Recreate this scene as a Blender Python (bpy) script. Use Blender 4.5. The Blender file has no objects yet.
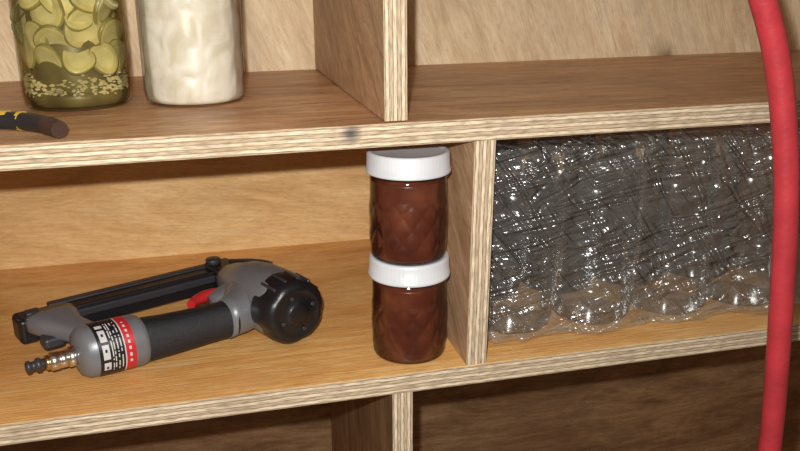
import bpy, bmesh, math, random
import numpy as np
from mathutils import Vector, Matrix, noise
random.seed(4)
ZB=1.0          # height of the middle shelf board above the floor
scn=bpy.context.scene
scn.view_settings.view_transform='Standard'
COL=scn.collection

# ------------------------------------------------------------------ helpers
def new_mat(name):
    m=bpy.data.materials.new(name); m.use_nodes=True
    nt=m.node_tree; nt.nodes.clear()
    out=nt.nodes.new('ShaderNodeOutputMaterial')
    return m,nt,out
def N(nt,t,**kw):
    n=nt.nodes.new(t)
    for k,v in kw.items(): setattr(n,k,v)
    return n
def ramp(nt,stops,interp='LINEAR'):
    r=nt.nodes.new('ShaderNodeValToRGB'); r.color_ramp.interpolation=interp
    e=r.color_ramp.elements
    while len(e)<len(stops): e.new(0.5)
    for el,(p,c) in zip(e,stops):
        el.position=p; el.color=(c[0],c[1],c[2],1) if hasattr(c,'__len__') else (c,c,c,1)
    return r
def mixc(nt,fac,a,b,mode='MIX'):
    m=nt.nodes.new('ShaderNodeMix'); m.data_type='RGBA'; m.blend_type=mode
    L=nt.links.new
    for s,v in ((m.inputs[0],fac),(m.inputs[6],a),(m.inputs[7],b)):
        if hasattr(v,'is_linked') or hasattr(v,'links'): L(v,s)
        elif isinstance(v,(int,float)): s.default_value=v
        else: s.default_value=(v[0],v[1],v[2],1)
    return m.outputs[2]
def plain(name,col,rough=.5,metal=0,coat=0,spec=.5,bump=0,bscale=400,var=0):
    m,nt,out=new_mat(name); L=nt.links.new
    b=N(nt,'ShaderNodeBsdfPrincipled')
    b.inputs['Roughness'].default_value=rough; b.inputs['Metallic'].default_value=metal
    b.inputs['Coat Weight'].default_value=coat; b.inputs['Coat Roughness'].default_value=.08
    b.inputs['Specular IOR Level'].default_value=spec
    tc=N(nt,'ShaderNodeTexCoord'); n=N(nt,'ShaderNodeTexNoise'); n.inputs['Scale'].default_value=bscale; n.inputs['Detail'].default_value=4
    L(tc.outputs['Object'],n.inputs['Vector'])
    n2=N(nt,'ShaderNodeTexNoise'); n2.inputs['Scale'].default_value=40; n2.inputs['Detail'].default_value=5
    L(tc.outputs['Object'],n2.inputs['Vector'])
    v=max(var,.08)
    r=ramp(nt,[(.3,[c*(1-v) for c in col]),(.7,[min(1,c*(1+v)) for c in col])]); L(n2.outputs['Fac'],r.inputs[0]); L(r.outputs[0],b.inputs['Base Color'])
    if bump:
        bp=N(nt,'ShaderNodeBump'); bp.inputs['Strength'].default_value=bump; bp.inputs['Distance'].default_value=.001
        L(n.outputs['Fac'],bp.inputs['Height']); L(bp.outputs[0],b.inputs['Normal'])
    L(b.outputs[0],out.inputs[0]); return m

def wood(name,light,mid,dark,seed=0,rough=.5,grain=1.0,streak=.5,grime=.3,gcol=(.12,.09,.07),spec=.35,rot=0,knots=0,pale=0,tear=0,mottle=.3):
    m,nt,out=new_mat(name); L=nt.links.new
    tc=N(nt,'ShaderNodeTexCoord')
    base=N(nt,'ShaderNodeMapping'); base.inputs['Location'].default_value=(seed*3.7,seed*1.9,seed); base.inputs['Rotation'].default_value=(0,0,rot)
    L(tc.outputs['Object'],base.inputs['Vector'])
    def mp(s,r=0):
        q=N(nt,'ShaderNodeMapping'); q.inputs['Scale'].default_value=s
        if r:
            q0=N(nt,'ShaderNodeMapping'); q0.inputs['Rotation'].default_value=(0,0,r); L(base.outputs[0],q0.inputs['Vector']); L(q0.outputs[0],q.inputs['Vector'])
        else: L(base.outputs[0],q.inputs['Vector'])
        return q
    def nz(s,scale,det,rgh,dist,r=0):
        q=mp(s,r); n=N(nt,'ShaderNodeTexNoise'); n.inputs['Scale'].default_value=scale; n.inputs['Detail'].default_value=det; n.inputs['Roughness'].default_value=rgh; n.inputs['Distortion'].default_value=dist
        L(q.outputs[0],n.inputs['Vector']); return n
    def layer(c,n,lo,hi,amt,col,inv=False):
        r=ramp(nt,[(lo,1. if inv else 0.),(hi,0. if inv else 1.)]); L(n.outputs['Fac'],r.inputs[0])
        k=N(nt,'ShaderNodeMath',operation='MULTIPLY'); k.inputs[1].default_value=amt; L(r.outputs[0],k.inputs[0])
        return mixc(nt,k.outputs[0],c,col)
    n1=nz((3.5,14,8),1.2*grain,12,.74,1.3)
    r1=ramp(nt,[(.36,dark),(.47,mid),(.58,light)]); L(n1.outputs['Fac'],r1.inputs[0])
    m2=mp((1.3,9,5)); w=N(nt,'ShaderNodeTexWave'); w.bands_direction='Y'; w.inputs['Scale'].default_value=2.2*grain; w.inputs['Distortion'].default_value=12; w.inputs['Detail'].default_value=4; w.inputs['Detail Scale'].default_value=.8; w.inputs['Detail Roughness'].default_value=.7
    L(m2.outputs[0],w.inputs['Vector'])
    c=layer(r1.outputs[0],w,.66,1,.45*streak,dark)
    n3=nz((14,420,60),1,3,.5,0)
    c=layer(c,n3,.35,.52,.45*streak,[d*.75 for d in dark],True)
    n7=nz((60,700,100),1,3,.6,.3); c=layer(c,n7,.52,.62,.30,[d*.8 for d in dark])
    n9=nz((45,130,80),1,8,.8,.4); c=layer(c,n9,.50,.62,mottle,[d*.8 for d in dark])
    n10=nz((2.5,4,3),1,6,.65,.8); c=layer(c,n10,.48,.62,.5,dark)
    n4=nz((5,11,7),1.1,10,.75,.5); c=layer(c,n4,.5,.68,grime,gcol)
    if pale:
        n6=nz((20,150,50),1,8,.75,.8); c=layer(c,n6,.53,.64,pale,(.84,.68,.46))
    if tear:
        n8=nz((16,150,50),1,6,.7,.5,.5); c=layer(c,n8,.60,.66,tear,[d*.45 for d in dark])
    if knots:
        m5=mp((3.2,6.5,4)); v5=N(nt,'ShaderNodeTexVoronoi'); v5.inputs['Scale'].default_value=1.1
        nw=N(nt,'ShaderNodeTexNoise'); nw.inputs['Scale'].default_value=6; nw.inputs['Detail'].default_value=4; L(m5.outputs[0],nw.inputs['Vector'])
        vm=N(nt,'ShaderNodeVectorMath',operation='MULTIPLY_ADD'); vm.inputs[1].default_value=(.12,.12,.12); L(nw.outputs['Color'],vm.inputs[0]); L(m5.outputs[0],vm.inputs[2]); L(vm.outputs[0],v5.inputs['Vector'])
        r5=ramp(nt,[(.03,1.),(.09,.35),(.16,0.)]); L(v5.outputs['Distance'],r5.inputs[0])
        m5b=N(nt,'ShaderNodeMath',operation='MULTIPLY'); m5b.inputs[1].default_value=knots; L(r5.outputs[0],m5b.inputs[0])
        c=mixc(nt,m5b.outputs[0],c,(.13,.08,.045))
    b=N(nt,'ShaderNodeBsdfPrincipled'); b.inputs['Roughness'].default_value=rough; b.inputs['Specular IOR Level'].default_value=spec
    L(c,b.inputs['Base Color'])
    bp=N(nt,'ShaderNodeBump'); bp.inputs['Strength'].default_value=.6; bp.inputs['Distance'].default_value=.001; L(n3.outputs['Fac'],bp.inputs['Height'])
    bp2=N(nt,'ShaderNodeBump'); bp2.inputs['Strength'].default_value=.5; bp2.inputs['Distance'].default_value=.0012; L(n9.outputs['Fac'],bp2.inputs['Height']); L(bp.outputs[0],bp2.inputs['Normal']); L(bp2.outputs[0],b.inputs['Normal'])
    L(b.outputs[0],out.inputs[0]); return m

def ply_edge(name,seed=0,stain=None,t=.0195):
    m,nt,out=new_mat(name); L=nt.links.new
    tc=N(nt,'ShaderNodeTexCoord'); sp=N(nt,'ShaderNodeSeparateXYZ'); L(tc.outputs['Object'],sp.inputs[0])
    mpn=N(nt,'ShaderNodeMapping'); mpn.inputs['Scale'].default_value=(22,22,90); mpn.inputs['Location'].default_value=(seed,seed,seed); L(tc.outputs['Object'],mpn.inputs['Vector'])
    nz=N(nt,'ShaderNodeTexNoise'); nz.inputs['Scale'].default_value=1; nz.inputs['Detail'].default_value=6; L(mpn.outputs[0],nz.inputs['Vector'])
    a=N(nt,'ShaderNodeMath',operation='MULTIPLY_ADD'); a.inputs[1].default_value=.0022; L(nz.outputs['Fac'],a.inputs[0]); L(sp.outputs['Z'],a.inputs[2])
    s=N(nt,'ShaderNodeMath',operation='MULTIPLY_ADD'); s.inputs[1].default_value=6/t; s.inputs[2].default_value=50.3; L(a.outputs[0],s.inputs[0])
    fr=N(nt,'ShaderNodeMath',operation='FRACT'); L(s.outputs[0],fr.inputs[0])
    rl=ramp(nt,[(0,.9),(.10,.5),(.2,.05),(.8,.05),(.92,.5),(1,.9)]); L(fr.outputs[0],rl.inputs[0])
    h=N(nt,'ShaderNodeMath',operation='MULTIPLY'); h.inputs[1].default_value=.5; L(s.outputs[0],h.inputs[0])
    f2=N(nt,'ShaderNodeMath',operation='FRACT'); L(h.outputs[0],f2.inputs[0])
    rp=ramp(nt,[(0,(.76,.62,.45)),(.5,(.54,.42,.28))],'CONSTANT'); L(f2.outputs[0],rp.inputs[0])
    m2=N(nt,'ShaderNodeMapping'); m2.inputs['Scale'].default_value=(90,90,900); L(tc.outputs['Object'],m2.inputs['Vector'])
    n2=N(nt,'ShaderNodeTexNoise'); n2.inputs['Scale'].default_value=1; n2.inputs['Detail'].default_value=4; L(m2.outputs[0],n2.inputs['Vector'])
    r2=ramp(nt,[(.3,.55),(.6,1.12)]); L(n2.outputs['Fac'],r2.inputs[0])
    c=mixc(nt,rl.outputs[0],rp.outputs[0],(.20,.125,.07))
    c=mixc(nt,1.0,c,r2.outputs[0],'MULTIPLY')
    m5=N(nt,'ShaderNodeTexNoise'); m5.inputs['Scale'].default_value=16; m5.inputs['Detail'].default_value=8; L(tc.outputs['Object'],m5.inputs['Vector'])
    r5=ramp(nt,[(.50,0.),(.72,.5)]); L(m5.outputs['Fac'],r5.inputs[0]); c=mixc(nt,r5.outputs[0],c,(.26,.18,.11))
    if stain:
        vd=N(nt,'ShaderNodeVectorMath',operation='DISTANCE'); vd.inputs[1].default_value=stain
        L(tc.outputs['Object'],vd.inputs[0])
        rs=ramp(nt,[(.004,1.),(.011,0.)]); L(vd.outputs['Value'],rs.inputs[0]); c=mixc(nt,rs.outputs[0],c,(.035,.04,.05))
    b=N(nt,'ShaderNodeBsdfPrincipled'); b.inputs['Roughness'].default_value=.8; b.inputs['Specular IOR Level'].default_value=.15; L(c,b.inputs['Base Color'])
    bp=N(nt,'ShaderNodeBump'); bp.inputs['Strength'].default_value=.7; bp.inputs['Distance'].default_value=.0012; L(n2.outputs['Fac'],bp.inputs['Height']); L(bp.outputs[0],b.inputs['Normal'])
    L(b.outputs[0],out.inputs[0]); return m

def thin_glass(name,tint=(.95,.97,.96),rough=.02,base=.03,ior=1.3,bump=0,bscale=60):
    m,nt,out=new_mat(name); L=nt.links.new
    fr=N(nt,'ShaderNodeFresnel'); fr.inputs['IOR'].default_value=ior
    ad=N(nt,'ShaderNodeMath',operation='MULTIPLY_ADD'); ad.inputs[1].default_value=.6; ad.inputs[2].default_value=base; ad.use_clamp=True; L(fr.outputs[0],ad.inputs[0])
    tr=N(nt,'ShaderNodeBsdfTransparent'); tr.inputs[0].default_value=(*tint,1)
    gl=N(nt,'ShaderNodeBsdfGlossy'); gl.inputs['Roughness'].default_value=rough
    tc=N(nt,'ShaderNodeTexCoord'); n=N(nt,'ShaderNodeTexNoise'); n.inputs['Scale'].default_value=bscale; L(tc.outputs['Object'],n.inputs['Vector'])
    if bump:
        bp=N(nt,'ShaderNodeBump'); bp.inputs['Strength'].default_value=bump; bp.inputs['Distance'].default_value=.002
        L(n.outputs['Fac'],bp.inputs['Height']); L(bp.outputs[0],gl.inputs['Normal'])
    mx=N(nt,'ShaderNodeMixShader'); L(ad.outputs[0],mx.inputs[0]); L(tr.outputs[0],mx.inputs[1]); L(gl.outputs[0],mx.inputs[2])
    L(mx.outputs[0],out.inputs[0]); return m

def empty(name,loc=(0,0,0),rz=0):
    e=bpy.data.objects.new(name,None); COL.objects.link(e); e.location=loc; e.rotation_euler=(0,0,rz); e.empty_display_size=.05; return e
def mesh_obj(name,verts,faces,mats,parent=None,smooth=True,midx=None,loc=(0,0,0),rot=(0,0,0)):
    me=bpy.data.meshes.new(name); me.from_pydata([tuple(v) for v in verts],[],faces)
    if not isinstance(mats,(list,tuple)): mats=[mats]
    for mt in mats: me.materials.append(mt)
    if midx: me.polygons.foreach_set('material_index',midx)
    me.polygons.foreach_set('use_smooth',[smooth]*len(me.polygons))
    bm=bmesh.new(); bm.from_mesh(me); bmesh.ops.recalc_face_normals(bm,faces=bm.faces); bm.to_mesh(me); bm.free()
    o=bpy.data.objects.new(name,me); COL.objects.link(o); o.location=loc; o.rotation_euler=rot
    if parent: o.parent=parent
    return o
def board(name,size,loc,rot,fm,em,parent,bev=.0007):
    sx,sy,sz=[s/2 for s in size]
    v=[(x,y,z) for x in(-sx,sx) for y in(-sy,sy) for z in(-sz,sz)]
    f=[(0,1,3,2),(4,6,7,5),(0,4,5,1),(2,3,7,6),(0,2,6,4),(1,5,7,3)]
    o=mesh_obj(name,v,f,[fm,em],parent,False,[1,1,1,1,0,0],loc,rot)
    b=o.modifiers.new('bevel','BEVEL'); b.width=bev; b.segments=2
    return o
def bbox(name,size,loc,mat,parent,bev=.003,rot=(0,0,0),seg=3):
    sx,sy,sz=[s/2 for s in size]
    v=[(x,y,z) for x in(-sx,sx) for y in(-sy,sy) for z in(-sz,sz)]
    f=[(0,1,3,2),(4,6,7,5),(0,4,5,1),(2,3,7,6),(0,2,6,4),(1,5,7,3)]
    o=mesh_obj(name,v,f,mat,parent,True,None,loc,rot)
    b=o.modifiers.new('bevel','BEVEL'); b.width=bev; b.segments=seg; b.harden_normals=True
    return o
def lathe(name,prof,mat,parent=None,segs=64,rf=None,loc=(0,0,0),rot=(0,0,0),capb=True,capt=True):
    v=[];f=[]
    for r,z in prof:
        for i in range(segs):
            a=2*math.pi*i/segs; rr=rf(r,z,a) if rf else r
            v.append((rr*math.cos(a),rr*math.sin(a),z))
    for j in range(len(prof)-1):
        for i in range(segs):
            k=(i+1)%segs; f.append((j*segs+i,j*segs+k,(j+1)*segs+k,(j+1)*segs+i))
    if capb: f.append(tuple(range(segs))[::-1])
    if capt: f.append(tuple((len(prof)-1)*segs+i for i in range(segs)))
    return mesh_obj(name,v,f,mat,parent,True,None,loc,rot)
def loft(name,secs,axis,mat,parent,n=40,p=2.4,rf=None):
    v=[];f=[]
    for si,(cx,cy,cz,ra,rb) in enumerate(secs):
        for i in range(n):
            a=2*math.pi*i/n; c,s=math.cos(a),math.sin(a)
            u=math.copysign(abs(c)**(2/p),c)*ra; w=math.copysign(abs(s)**(2/p),s)*rb
            if rf: k=rf(si,a); u*=k; w*=k
            v.append((cx,cy+u,cz+w) if axis=='X' else (cx+u,cy,cz+w))
    m=len(secs)
    for j in range(m-1):
        for i in range(n):
            k=(i+1)%n; f.append((j*n+i,j*n+k,(j+1)*n+k,(j+1)*n+i))
    f.append(tuple(range(n))); f.append(tuple((m-1)*n+i for i in range(n)))
    return mesh_obj(name,v,f,mat,parent,True)
def tube(name,pts,r,mat,parent=None,res=12,loc=(0,0,0)):
    cu=bpy.data.curves.new(name,'CURVE'); cu.dimensions='3D'; cu.bevel_depth=r; cu.bevel_resolution=6; cu.use_fill_caps=True
    s=cu.splines.new('NURBS'); s.points.add(len(pts)-1); s.use_endpoint_u=True; s.order_u=4; s.resolution_u=res
    for q,pt in zip(s.points,pts): q.co=(*pt[:3],1); q.radius=pt[3] if len(pt)>3 else 1
    cu.materials.append(mat); o=bpy.data.objects.new(name,cu); COL.objects.link(o); o.location=loc
    if parent: o.parent=parent
    return o

# ------------------------------------------------------------------ materials
M_low =wood('plywood_golden',(.93,.57,.21),(.84,.43,.13),(.60,.27,.07),1,.34,1,.4,.2,(.50,.25,.10),.5,pale=.22,mottle=.3,knots=.35)
M_up  =wood('plywood_brown',(.76,.45,.22),(.60,.315,.145),(.34,.155,.07),2,.40,1.3,.6,.3,(.26,.17,.11),.4,pale=.34,tear=.6,mottle=.4)
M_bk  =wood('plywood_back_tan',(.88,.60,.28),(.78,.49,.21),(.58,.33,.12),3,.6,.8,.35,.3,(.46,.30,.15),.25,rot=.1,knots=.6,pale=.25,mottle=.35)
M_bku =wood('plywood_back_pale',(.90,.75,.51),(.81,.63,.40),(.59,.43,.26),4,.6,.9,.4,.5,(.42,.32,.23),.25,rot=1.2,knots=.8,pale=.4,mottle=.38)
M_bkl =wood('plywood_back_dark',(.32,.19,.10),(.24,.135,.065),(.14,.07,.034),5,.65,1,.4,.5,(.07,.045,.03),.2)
M_div =wood('plywood_divider',(.62,.40,.23),(.50,.30,.16),(.32,.18,.095),6,.5,1.2,.6,.4,(.26,.19,.14),.35,rot=.9,pale=.38,tear=.4,mottle=.4)
M_edge=ply_edge('plywood_edge',1)
M_edge2=ply_edge('plywood_edge_stained',5,(.119-.175,-.195,.003))
M_wall=plain('wall_paint',(.45,.42,.36),.8,bump=.2)
M_floor=plain('concrete_floor',(.25,.24,.22),.8,bump=.4,bscale=60,var=.2)
M_lid =plain('white_plastic',(.60,.615,.64),.35,coat=.1)
M_glass=thin_glass('jar_glass',(.97,.98,.97),.03,.01,1.2)

# ------------------------------------------------------------------ room + shelf unit
def roombox(name,size,loc,mat): return bbox(name,size,loc,mat,None,.001)
roombox('floor',(7,5,.1),(0,-1.2,-.05),M_floor)
roombox('wall_back',(7,.1,2.6),(0,.50,1.3),M_wall)

T=.0195; D=.38; X0,X1=-.80,1.15; XC=(X0+X1)/2; WX=X1-X0
su=empty('plywood_shelf_unit')
def hshelf(name,ztop,fm,em,tilt=0,xc=XC,w=WX): return board(name,(w,D,T),(xc,D/2,ZB+ztop-T/2),(0,tilt,0),fm,em,su)
hshelf('shelf_board_middle',0,M_low,M_edge)
hshelf('shelf_board_upper',.2295,M_up,M_edge2,-math.radians(.35))
hshelf('shelf_board_top',.56,M_up,M_edge)
hshelf('shelf_board_low',-.52,M_low,M_edge)
hshelf('shelf_board_base',-.93,M_low,M_edge)
def vdiv(name,x,z0,z1,fm=M_div,y0=0,lean=0):
    return board(name,(z1-z0,D-y0,T),(x+T/2,y0+(D-y0)/2,ZB+(z0+z1)/2),(0,math.pi/2+lean,0),fm,M_edge,su)
vdiv('divider_middle',.2240,.0,.2105,y0=.001,lean=.012)
vdiv('divider_upper',.147,.2305,.5405,y0=.002,lean=-.004)
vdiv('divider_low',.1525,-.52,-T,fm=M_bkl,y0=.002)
vdiv('side_panel_left',X0-T,-1.0,.56,y0=0); vdiv('side_panel_right',X1,-1.0,.56,y0=0)
def back(name,z0,z1,fm):
    return board(name,(WX,z1-z0,.012),(XC,D+.006,ZB+(z0+z1)/2),(math.pi/2,0,0),fm,M_edge,su)
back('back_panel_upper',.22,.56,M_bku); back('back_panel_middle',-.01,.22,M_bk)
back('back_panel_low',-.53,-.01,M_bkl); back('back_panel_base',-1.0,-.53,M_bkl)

# ------------------------------------------------------------------ jam jars
def quilt(z,a,z0=.009,z1=.057,n=12,rows=2.0):
    if z<z0 or z>z1: return 0
    t=(z-z0)/(z1-z0); u=a/(2*math.pi)*n; w=t*rows
    return abs(math.sin(math.pi*(u+w))*math.sin(math.pi*(u-w)))**.6*min(1,min(t,1-t)*8)
M_jam,nt,out=new_mat('red_jam'); L=nt.links.new
b=N(nt,'ShaderNodeBsdfPrincipled'); b.inputs['Roughness'].default_value=.28; b.inputs['Specular IOR Level'].default_value=.5
b.inputs['Subsurface Weight'].default_value=.2; b.inputs['Subsurface Radius'].default_value=(1,.3,.12); b.inputs['Subsurface Scale'].default_value=.004
tc=N(nt,'ShaderNodeTexCoord'); n=N(nt,'ShaderNodeTexNoise'); n.inputs['Scale'].default_value=30; n.inputs['Detail'].default_value=6; L(tc.outputs['Object'],n.inputs['Vector'])
r=ramp(nt,[(.3,(.056,.012,.007)),(.52,(.094,.022,.010)),(.72,(.16,.046,.019))]); L(n.outputs['Fac'],r.inputs[0]); L(r.outputs[0],b.inputs['Base Color']); L(b.outputs[0],out.inputs[0])
M_jglass=thin_glass('jelly_jar_glass',(.96,.93,.91),.08,.03,1.25)
def jam_jar(loc,rz=0):
    e=empty('jam_jar',loc,rz); R=.0345
    prof=[(.026,.0),(.0305,.0004),(.0335,.002),(.0344,.0045)]
    for i in range(72): prof.append((R+.0003*math.sin(i/71*3.14),.006+.066*i/71))
    prof+=[(.0344,.074),(.0338,.0765),(.0325,.0785),(.0318,.081),(.0316,.084)]
    rf=lambda r,z,a: r+(.0010*quilt(z,a) if r>.034 else 0)
    lathe('jar_glass',prof,M_jglass,e,216,rf,capt=False)
    pj=[(max(.001,r-.0010),z+.0010) for r,z in prof if z<.0725]
    lathe('jam',pj,M_jam,e,216,lambda r,z,a:r+(.0010*quilt(z-.001,a) if r>.0325 else 0))
    H0,H1=.0795,.0985
    pl=[(.0345,H0),(.0376,H0),(.0381,H0+.0006),(.0381,H0+.0030),(.0373,H0+.0036),(.0371,H1-.003),(.0366,H1-.0012),(.0356,H1-.0002),(.0345,H1),(.0320,H1),(.0312,H1-.0008),(.030,H1-.0010),(.001,H1-.0010)]
    lathe('lid',pl,M_lid,e,180,lambda r,z,a:r-(.0002*(.5+.5*math.cos(a*60)) if .0363<r<.0374 else 0))
    return e
jam_jar((.180,.0455,ZB),.1)
jam_jar((.1785,.0435,ZB+.0984),.9)
jam_jar((-.253,.225,ZB),.4)

# ------------------------------------------------------------------ quart jars
def jar_profile(R,H,rn):
    p=[(R*.80,0),(R*.9,.0006),(R*.97,.004),(R,.011)]
    for i in range(1,10): p.append((R,.011+(H*.66-.011)*i/9))
    for i in range(1,9):
        t=i/8; p.append((rn+(R-rn)*math.cos(t*math.pi/2)**.8 if t<1 else rn,H*.66+H*.17*math.sin(t*math.pi/2)))
    p+=[(rn,H*.86),(rn+.0012,H*.875),(rn,H*.89),(rn+.0012,H*.91),(rn,H*.93),(rn,H)]
    return p
M_green=plain('pickle_flesh',(.60,.53,.26),.35,coat=.1,var=.25); M_rind=plain('pickle_rind',(.27,.24,.09),.35,coat=.1,var=.3)
M_core=plain('pickle_brine_dark',(.13,.098,.033),.4,var=.5); M_seed=plain('pickling_spice',(.54,.47,.30),.5,bump=.8,bscale=500,var=.6)
M_pc=plain('pickle_seed_core',(.68,.62,.36),.4,var=.25)
M_brine,nt,out=new_mat('cloudy_brine'); L=nt.links.new
tr=N(nt,'ShaderNodeBsdfTransparent'); tr.inputs[0].default_value=(.90,.86,.68,1); df=N(nt,'ShaderNodeBsdfDiffuse'); df.inputs[0].default_value=(.32,.28,.13,1)
tc=N(nt,'ShaderNodeTexCoord'); n=N(nt,'ShaderNodeTexNoise'); n.inputs['Scale'].default_value=30; L(tc.outputs['Object'],n.inputs['Vector']); r=ramp(nt,[(.3,.03),(.7,.18)]); L(n.outputs['Fac'],r.inputs[0])
mx=N(nt,'ShaderNodeMixShader'); L(r.outputs[0],mx.inputs[0]); L(tr.outputs[0],mx.inputs[1]); L(df.outputs[0],mx.inputs[2]); L(mx.outputs[0],out.inputs[0])
M_gold=plain('lid_metal',(.7,.68,.62),.3,metal=.9)
def disc(name,R,th,mats,parent,loc,rot):
    n=28; v=[];f=[];mi=[]
    for (r,z) in ((.45,-.46),(0.62,-.5),(.93,-.5),(1,-.3),(1,.3),(.93,.5),(.62,.5),(.45,.46)):
        for i in range(n):
            a=2*math.pi*i/n; k=1+.06*math.sin(3*a+loc[0]*200); v.append((R*r*k*math.cos(a),R*r*k*math.sin(a),th*z))
    for j in range(7):
        for i in range(n): k=(i+1)%n; f.append((j*n+i,j*n+k,(j+1)*n+k,(j+1)*n+i)); mi.append(1 if j in(2,3,4) else (2 if j in(0,6) else 0))
    f.append(tuple(range(n))); mi.append(2); f.append(tuple(7*n+i for i in range(n))); mi.append(2)
    return mesh_obj(name,v,f,mats,parent,True,mi,loc,rot)
def lid_quart(e,rn,H,mat):
    lathe('lid',[(rn+.002,H*.88),(rn+.0035,H*.88),(rn+.0038,H*.885),(rn+.0038,H+.001),(rn+.003,H+.002),(rn-.003,H+.002),(rn-.004,H+.0012),(.001,H+.0012)],mat,e,96)
e=empty('pickle_jar',(-.107,.182,ZB+.2270))
P=jar_profile(.0485,.175,.036)
lathe('jar_glass',P,M_glass,e,72,capt=False)
lathe('brine_liquid',[(r-.0015,z+.0015) for r,z in P if z<.15],M_brine,e,64)
lathe('brine_core',[(.035,.004),(.037,.02),(.036,.12),(.02,.135)],M_core,e,48)
lathe('settled_bottom',[(.03,.0025),(.042,.004),(.0455,.012),(.044,.016)],M_core,e,48)
k=0
for row in range(6):
    for j in range(9):
        a=2*math.pi*(j+.5*(row%2)+random.uniform(-.25,.25))/9; z=.048+row*.019+random.uniform(-.005,.005)
        rr=.0370+random.uniform(-.002,.003); d=Vector((math.cos(a+random.uniform(-.4,.4)),math.sin(a+random.uniform(-.4,.4)),random.uniform(-.6,.6)))
        q=d.to_track_quat('Z','Y').to_euler()
        disc('slice_%d'%k,random.uniform(.0135,.0185),.0045,[M_green,M_rind,M_pc],e,(rr*math.cos(a),rr*math.sin(a),z),q); k+=1
bm=bmesh.new()
for i in range(420):
    a=random.uniform(0,6.283); z=random.gauss(.021,.005); z=min(max(z,.013),.034)
    mtx=Matrix.Translation((.0435*math.cos(a),.0435*math.sin(a),z))@Matrix.Rotation(random.uniform(0,3),4,'X')@Matrix.Diagonal((1.6,1,.7,1))
    bmesh.ops.create_icosphere(bm,subdivisions=1,radius=random.uniform(.0008,.0019),matrix=mtx)
me=bpy.data.meshes.new('seeds'); bm.to_mesh(me); bm.free(); me.materials.append(M_seed); o=bpy.data.objects.new('seeds',me); COL.objects.link(o); o.parent=e
lid_quart(e,.036,.175,M_gold)
M_cream,nt,out=new_mat('white_preserve'); L=nt.links.new
b=N(nt,'ShaderNodeBsdfPrincipled'); b.inputs['Roughness'].default_value=.4
b.inputs['Subsurface Weight'].default_value=.5; b.inputs['Subsurface Radius'].default_value=(1,.8,.5); b.inputs['Subsurface Scale'].default_value=.006
tc=N(nt,'ShaderNodeTexCoord'); n=N(nt,'ShaderNodeTexNoise'); n.inputs['Scale'].default_value=38; n.inputs['Detail'].default_value=3; n.inputs['Distortion'].default_value=1.2; L(tc.outputs['Object'],n.inputs['Vector'])
r=ramp(nt,[(.32,(.60,.53,.40)),(.5,(.69,.63,.52)),(.65,(.74,.69,.60))]); L(n.outputs['Fac'],r.inputs[0]); L(r.outputs[0],b.inputs['Base Color']); L(b.outputs[0],out.inputs[0])
e=empty('white_preserve_jar',(.0005,.170,ZB+.2278))
P=jar_profile(.0475,.175,.036)
lathe('jar_glass',P,M_glass,e,72,capt=False)
pp=[(r-.0015,z+.0015) for r,z in P if z<.145]
pf=[]
for i in range(60):
    z=.003+.137*i/59; rr=np.interp(z,[q[1] for q in pp],[q[0] for q in pp]); pf.append((rr,z))
def lump(r,z,a):
    q=Vector((math.cos(a)*1.6,math.sin(a)*1.6,z*32)); d=noise.voronoi(q)[0]; return r-.0014*min(1,max(0,1-(d[1]-d[0])*2.2)) if z>.008 else r
lathe('fruit_pieces',pf,M_cream,e,160,lump)
lid_quart(e,.036,.175,M_gold)

# ------------------------------------------------------------------ shrink-wrapped empty jars
M_film,nt,out=new_mat('shrink_film'); L=nt.links.new
tc=N(nt,'ShaderNodeTexCoord')
def fm(scale,rot,ns,det=1,dist=1.0):
    m0=N(nt,'ShaderNodeMapping'); m0.inputs['Rotation'].default_value=rot; L(tc.outputs['Object'],m0.inputs['Vector'])
    mp=N(nt,'ShaderNodeMapping'); mp.inputs['Scale'].default_value=scale; L(m0.outputs[0],mp.inputs['Vector'])
    n=N(nt,'ShaderNodeTexNoise'); n.inputs['Scale'].default_value=ns; n.inputs['Detail'].default_value=det; n.inputs['Distortion'].default_value=dist; n.inputs['Roughness'].default_value=.5; L(mp.outputs[0],n.inputs['Vector'])
    s=N(nt,'ShaderNodeMath',operation='SUBTRACT'); s.inputs[1].default_value=.5; L(n.outputs['Fac'],s.inputs[0])
    ab=N(nt,'ShaderNodeMath',operation='ABSOLUTE'); L(s.outputs[0],ab.inputs[0]); return ab.outputs[0]
a1=fm((1,1,6),(0,.2,0),8,2,1.5); a2=fm((1,1,6),(0,-.9,0),9,2,1.5); a3=fm((1,1,1.6),(0,.4,0),36,1)
mk=N(nt,'ShaderNodeTexNoise'); mk.inputs['Scale'].default_value=13; mk.inputs['Detail'].default_value=2; L(tc.outputs['Object'],mk.inputs['Vector'])
mr=ramp(nt,[(.44,.0),(.60,1.)]); L(mk.outputs['Fac'],mr.inputs[0])
a3m=N(nt,'ShaderNodeMath',operation='MULTIPLY'); L(a3,a3m.inputs[0]); L(mr.outputs[0],a3m.inputs[1])
s1=N(nt,'ShaderNodeMath',operation='ADD'); L(a1,s1.inputs[0]); L(a2,s1.inputs[1])
s2=N(nt,'ShaderNodeMath',operation='MULTIPLY_ADD'); s2.inputs[1].default_value=.8; L(a3m.outputs[0],s2.inputs[0]); L(s1.outputs[0],s2.inputs[2])
bp=N(nt,'ShaderNodeBump'); bp.inputs['Strength'].default_value=1; bp.inputs['Distance'].default_value=.015; L(s2.outputs[0],bp.inputs['Height'])
gl=N(nt,'ShaderNodeBsdfGlossy'); gl.inputs['Roughness'].default_value=.20; gl.inputs['Color'].default_value=(.95,.97,1,1); L(bp.outputs[0],gl.inputs['Normal'])
tr=N(nt,'ShaderNodeBsdfTransparent'); tr.inputs[0].default_value=(.99,.99,.99,1)
df=N(nt,'ShaderNodeBsdfDiffuse'); df.inputs[0].default_value=(.70,.69,.67,1); L(bp.outputs[0],df.inputs['Normal'])
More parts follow.
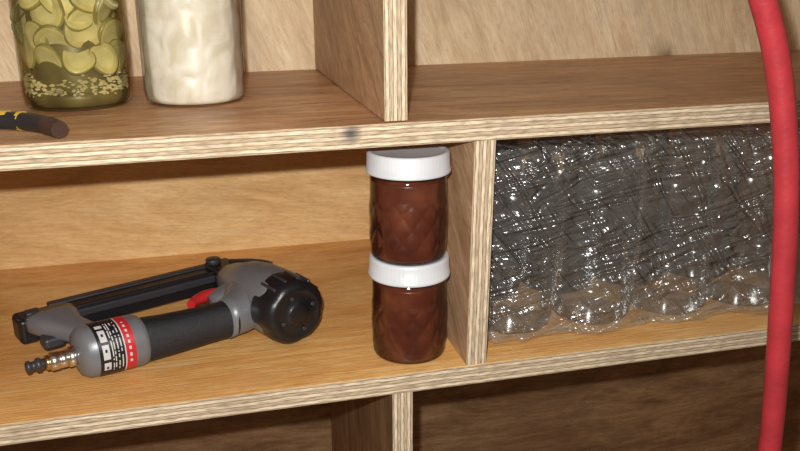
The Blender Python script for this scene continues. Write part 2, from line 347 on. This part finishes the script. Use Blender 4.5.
mx=N(nt,'ShaderNodeMixShader'); mx.inputs[0].default_value=.14; L(tr.outputs[0],mx.inputs[1]); L(gl.outputs[0],mx.inputs[2])
mx2=N(nt,'ShaderNodeMixShader'); mx2.inputs[0].default_value=.07; L(mx.outputs[0],mx2.inputs[1]); L(df.outputs[0],mx2.inputs[2]); L(mx2.outputs[0],out.inputs[0])
pk=empty('shrink_wrapped_jar_pack',(.247,.022,ZB+.001))
PW,PD,PH=.455,.19,.199
bm=bmesh.new(); bmesh.ops.create_cube(bm,size=2); bmesh.ops.subdivide_edges(bm,edges=bm.edges,cuts=130,use_grid_fill=True)
for vv in bm.verts:
    c=vv.co; m_=Vector((c.x*PW/2,c.y*PD/2,c.z*PH/2)); rr=.008
    inner=Vector((max(-PW/2+rr,min(PW/2-rr,m_.x)),max(-PD/2+rr,min(PD/2-rr,m_.y)),max(-PH/2+rr,min(PH/2-rr,m_.z))))
    dv=m_-inner
    if dv.length>1e-6: dv=dv.normalized()*rr
    q=inner+dv; nn=dv.normalized() if dv.length>0 else Vector((0,0,0))
    x=q.x+PW/2; ph=abs(math.sin(math.pi*(x-.003)/.0895)); dip=.005*(1-ph**.7) if abs(q.y)>PD/2-.02 else 0
    w=noise.noise(Vector((q.x*14,q.y*22,q.z*18)))*.004+abs(noise.noise(Vector((q.x*12+q.z*12,q.y*50,q.z*48-q.x*18))))*.006+abs(noise.noise(Vector((q.x*45,q.y*50+3,q.z*18+q.x*20))))*.0025
    q=q-nn*(dip+.001+w)
    vv.co=q+Vector((PW/2,PD/2,PH/2))
me=bpy.data.meshes.new('plastic_film'); bm.to_mesh(me); bm.free(); me.materials.append(M_film); me.polygons.foreach_set('use_smooth',[True]*len(me.polygons))
o=bpy.data.objects.new('plastic_film',me); COL.objects.link(o); o.parent=pk
M_eglass=thin_glass('empty_jar_glass',(.97,.98,.98),.14,.03,1.3,bump=.3,bscale=50)
P=jar_profile(.0415,.176,.034)
for i in range(5):
    for j in range(2):
        lathe('empty_jar_%d_%d'%(i,j),P,M_eglass,pk,64,loc=(.048+i*.0895,.056+j*.084,.004),capt=False)

# ------------------------------------------------------------------ red air hose
M_hose=plain('red_rubber',(.36,.026,.034),.45,spec=.45,bump=.35,bscale=250,var=.18)
hz=[(.16,.74),(.20,.62),(.27,.49),(.337,.40),(.369,.335),(.387,.30),(.4022,.25),(.4155,.187),(.4240,.106),(.4320,.02),(.4350,-.03),(.440,-.2),(.45,-.5),(.46,-.8),(.47,-.95)]
pts=[(x,-.15,ZB+z) for x,z in hz]+[(.50,-.16,.012),(.60,-.2,.0092),(.75,-.35,.0092),(.7,-.6,.0092),(.5,-.6,.0092)]
pts=[(.06,-.13,ZB+1.1),(.10,-.14,ZB+.88)]+pts
hs=tube('red_air_hose',pts,.0088,M_hose,None,16)

# ------------------------------------------------------------------ pneumatic nail gun
M_grey=plain('grey_magnesium',(.18,.185,.20),.38,metal=.25,bump=.15,bscale=900)
M_dgrey=plain('dark_grey_plastic',(.032,.032,.037),.4,bump=.2,bscale=700)
M_blk=plain('black_plastic',(.009,.009,.011),.35,bump=.2,bscale=700)
M_rub=plain('black_rubber_grip',(.010,.011,.014),.5,bump=.8,bscale=1500)
M_red=plain('red_plastic',(.50,.02,.025),.35)
M_wht=plain('label_white',(.55,.55,.55),.4)
M_stl=plain('chromed_steel',(.75,.73,.68),.22,metal=1)
M_brs=plain('brass',(.6,.45,.2),.28,metal=1)
ng=empty('nail_gun',(.069,.102,ZB),math.radians(25.8))
K=.945
def kk(s): return [(x,y,z*K,a*K,b*K) for x,y,z,a,b in s]
loft('head_housing',kk([(0,-.006,.0355,.031,.031),(0,.0,.0355,.034,.034),(0,.02,.0355,.0345,.0345),(0,.05,.035,.033,.033),(0,.07,.034,.030,.030),(.002,.09,.032,.026,.024),(.004,.11,.030,.021,.019),(.005,.122,.029,.017,.015)]),'Y',M_grey,ng,56,2.2)
loft('exhaust_cap',kk([(0,.012,.0355,.034,.034),(0,.008,.0355,.0355,.0353),(0,-.010,.0355,.0355,.0353),(0,-.018,.0355,.034,.034),(0,-.022,.0355,.031,.031),(0,-.024,.0355,.026,.026),(0,-.0232,.0355,.024,.024),(0,-.0232,.0355,.012,.012),(0,-.0245,.0355,.011,.011),(0,-.025,.0355,.009,.009)]),'Y',M_blk,ng,96,2.0,
     lambda si,a: 1-.05*(abs(math.cos(2.5*a+.4))**8) if si in(1,2,3,4,5) else 1)
for i in range(4):
    a=math.radians(20+90*i)
    lathe('cap_bolt_%d'%i,[(.0022,0),(.0022,.0012),(.0016,.0016),(.001,.001)],M_dgrey,ng,16,None,(.018*math.cos(a),-.0228,.0335+.018*math.sin(a)),(math.pi/2,0,0))
for i in range(5):
    bbox('exhaust_vane_%d'%i,(.003,.024,.004),(.0325*math.cos(math.radians(30+i*24)),-.003,.0335+.0325*math.sin(math.radians(30+i*24))),M_dgrey,ng,.001,(0,-math.radians(30+i*24)+math.pi/2,0))
loft('body_bridge',[(.012,.050,.033,.030,.024),(-.005,.048,.032,.036,.025),(-.02,.044,.030,.034,.024),(-.033,.036,.028,.027,.022),(-.043,.029,.0275,.020,.020),(-.052,.026,.0265,.0175,.019)],'X',M_grey,ng,48,2.3)
loft('trigger_mount',[(-.012,.060,.030,.020,.016),(-.028,.064,.030,.018,.013),(-.040,.066,.030,.012,.009),(-.046,.067,.030,.007,.006)],'X',M_grey,ng,32,2.3)
loft('rubber_grip',[(-.043,.0255,.0265,.014,.014),(-.045,.0257,.0265,.0172,.0182),(-.055,.027,.026,.0168,.018),(-.07,.029,.0255,.0165,.018),(-.09,.032,.0248,.0175,.0188),(-.11,.036,.0240,.0188,.0195),(-.125,.0395,.0235,.0200,.0205),(-.133,.0415,.0235,.0200,.0205),(-.135,.0418,.0235,.017,.017)],'X',M_rub,ng,48,2.2)
loft('handle_end_cap',[(-.129,.041,.0245,.019,.019),(-.131,.0415,.0245,.0220,.0225),(-.135,.0423,.0245,.0235,.0240),(-.173,.0475,.0245,.0235,.0240),(-.181,.0485,.0245,.0225,.0230),(-.186,.049,.0245,.019,.019),(-.188,.0494,.0245,.010,.010)],'X',M_grey,ng,48,2.2)
v=[];f=[];mi=[]; NX,NA=32,48
for i in range(NX+1):
    x=-.1435-.031*i/NX; cy=.0434+( -.1435-x)*.137
    for j in range(NA+1):
        a=math.radians(75+ (232-75)*j/NA)
        c,s=math.cos(a),math.sin(a); p=2.2
        v.append((x,cy+math.copysign(abs(c)**(2/p),c)*.0239,.0245+math.copysign(abs(s)**(2/p),s)*.0244))
rnd=random.Random(7); wr=[[rnd.random()<.62 for _ in range(NA)] for _ in range(NX)]
for i in range(NX):
    for j in range(NA):
        f.append((i*(NA+1)+j,i*(NA+1)+j+1,(i+1)*(NA+1)+j+1,(i+1)*(NA+1)+j))
        if i<9: m_=2 if not(4<=i<=5 and 8<j<40 and (j%4)<2) else 1
        elif i in(9,): m_=1
        elif 23<=i<=28 and 8<=j<=40: m_=1 if j%11 not in(0,1) and not(24<i<27 and j%11 in(5,6)) else 0
        else: m_=1 if (i in(12,15,18,20) and 6<j<42 and wr[i][j]) else 0
        mi.append(m_)
mesh_obj('warning_label',v,f,[M_blk,M_wht,M_red],ng,True,mi)
def along(name,prof,mat,segs=32,rf=None,base=(-.187,.0493,.0230),ang=.12):
    return lathe(name,[(r,z*.70) for r,z in prof],mat,ng,segs,rf,base,(0,-math.pi/2,-ang))
along('air_fitting_hex',[(.004,-.002),(.0088,.0),(.0098,.001),(.0098,.009),(.0088,.010),(.006,.0105)],M_stl,6)
along('air_fitting_collar',[(.006,.010),(.0078,.011),(.0078,.019),(.0070,.020),(.0082,.021),(.0082,.030),(.0068,.032)],M_stl,60,lambda r,z,a:r*(1+.03*math.cos(20*a)) if .02<z<.031 else r)
along('air_fitting_ring',[(.005,.031),(.0066,.032),(.0066,.036),(.005,.037)],M_brs,32)
along('air_plug',[(.0045,.036),(.0045,.041),(.0062,.043),(.0062,.047),(.0040,.049),(.0040,.053),(.0055,.055),(.0055,.058),(.0035,.060),(.002,.0595)],M_dgrey,32)
loft('rear_bracket',[(-.158,.056,.024,.018,.013),(-.162,.070,.025,.015,.010),(-.168,.088,.026,.014,.009),(-.177,.108,.027,.018,.0095),(-.180,.128,.027,.024,.011),(-.180,.142,.026,.025,.012)],'Y',M_grey,ng,36,3.2)
bbox('bracket_knob',(.020,.018,.012),(-.190,.106,.018),M_dgrey,ng,.004)
bbox('magazine_rail',(.212,.020,.024),(-.094,.150,.019),M_blk,ng,.002,(0,0,-.02))
bbox('magazine_cover',(.186,.010,.026),(-.082,.161,.020),M_dgrey,ng,.002,(0,0,-.02))
bbox('magazine_pusher_rail',(.190,.008,.008),(-.097,.139,.024),M_dgrey,ng,.0015,(0,0,-.02))
bbox('magazine_latch',(.020,.028,.026),(-.200,.150,.019),M_blk,ng,.005)
bbox('latch_lever',(.014,.012,.008),(-.195,.142,.034),M_dgrey,ng,.002)
bbox('nose_piece',(.030,.050,.024),(.008,.136,.024),M_blk,ng,.004)
bbox('nose_tip',(.014,.020,.014),(.008,.166,.020),M_dgrey,ng,.002)
lathe('depth_wheel',[(.002,0),(.0075,0),(.0082,.001),(.0082,.005),(.0075,.006),(.002,.006)],M_dgrey,ng,40,lambda r,z,a:r*(1+.05*math.cos(16*a)) if r>.008 else r,(.002,.152,.035))
tube('safety_rod',[(.022,.06,.056),(.024,.09,.052),(.020,.12,.043),(.016,.14,.038)],.0022,M_dgrey,ng)
tube('trigger',[(-.030,.076,.031,1.2),(-.040,.083,.031,1.2),(-.054,.081,.031,1.1),(-.066,.070,.031,.8)],.0055,M_red,ng)

# ------------------------------------------------------------------ pliers on the upper shelf
M_yel=plain('yellow_grip',(.62,.42,.04),.4); M_gb=plain('black_grip',(.02,.02,.022),.4,bump=.3); M_brn=plain('worn_grip_end',(.05,.025,.018),.5,bump=.4)
zs=ZB+.2268
pl=empty('pliers',(-.25,.065,zs+.009))
def pt(a): return [(x+.25,y-.065,z,r) for x,y,z,r in a]
tube('grip_long',pt([(-.215,.060,.0,.8),(-.185,.057,.001,1.0),(-.160,.052,.002,1.05),(-.140,.046,.002,1.05),(-.122,.034,.002,1.05),(-.108,.018,.001,1.0)]),.0068,M_gb,pl)
tube('grip_long_end',pt([(-.111,.0215,.001,1.05),(-.105,.014,.001,1.1),(-.100,.006,.0,.95)]),.0068,M_brn,pl)
tube('grip_stripe_1',pt([(-.149,.0492,.0022,1.1),(-.1455,.0479,.0022,1.1),(-.142,.0466,.0022,1.1)]),.0069,M_yel,pl)
tube('grip_stripe_2',pt([(-.1335,.0418,.002,1.1),(-.132,.0408,.002,1.1),(-.1305,.0396,.002,1.1)]),.0069,M_yel,pl)
tube('grip_short',pt([(-.222,.052,.0,.8),(-.206,.040,.0,1),(-.200,.025,.0,1),(-.197,.008,.0,1)]),.0068,M_gb,pl)
lathe('pivot',[(.003,-.006),(.012,-.006),(.013,-.005),(.013,.005),(.012,.006),(.003,.0065)],M_stl,pl,32,None,(.02,-.006,0))
for s in(1,-1): tube('jaw_%d'%(s+2),[(.02,-.006,0,1.3),(-.01,s*.007,0,1.5),(-.05,s*.003,0,.6)],.006,M_stl,pl)

# ------------------------------------------------------------------ camera, flash, ambience
yaw,pit,roll=.24833,.31145,-.00336
R=Vector((math.cos(yaw),-math.sin(yaw),0)); Hh=Vector((math.sin(yaw),math.cos(yaw),0))
Fw=Hh*math.cos(pit)+Vector((0,0,-math.sin(pit))); U=Hh*math.sin(pit)+Vector((0,0,math.cos(pit)))
cx=R*math.cos(roll)+U*math.sin(roll); cy=-R*math.sin(roll)+U*math.cos(roll)
cam=bpy.data.cameras.new('camera'); cam.sensor_width=36; cam.lens=803.31/800*36; cam.clip_start=.01
co=bpy.data.objects.new('camera',cam); COL.objects.link(co)
mat=Matrix((cx,cy,-Fw)).transposed().to_4x4(); mat.translation=Vector((0,-.62992,ZB+.35057)); co.matrix_world=mat
scn.camera=co
fl=bpy.data.lights.new('camera_flash','POINT'); fl.energy=27; fl.shadow_soft_size=.006; fl.color=(1,.97,.93)
fo=bpy.data.objects.new('camera_flash',fl); COL.objects.link(fo); fo.location=co.location+U*.038-R*.02
w=bpy.data.worlds.new('world'); scn.world=w; w.use_nodes=True; bg=w.node_tree.nodes['Background']; bg.inputs[0].default_value=(1,.82,.62,1); bg.inputs[1].default_value=.20
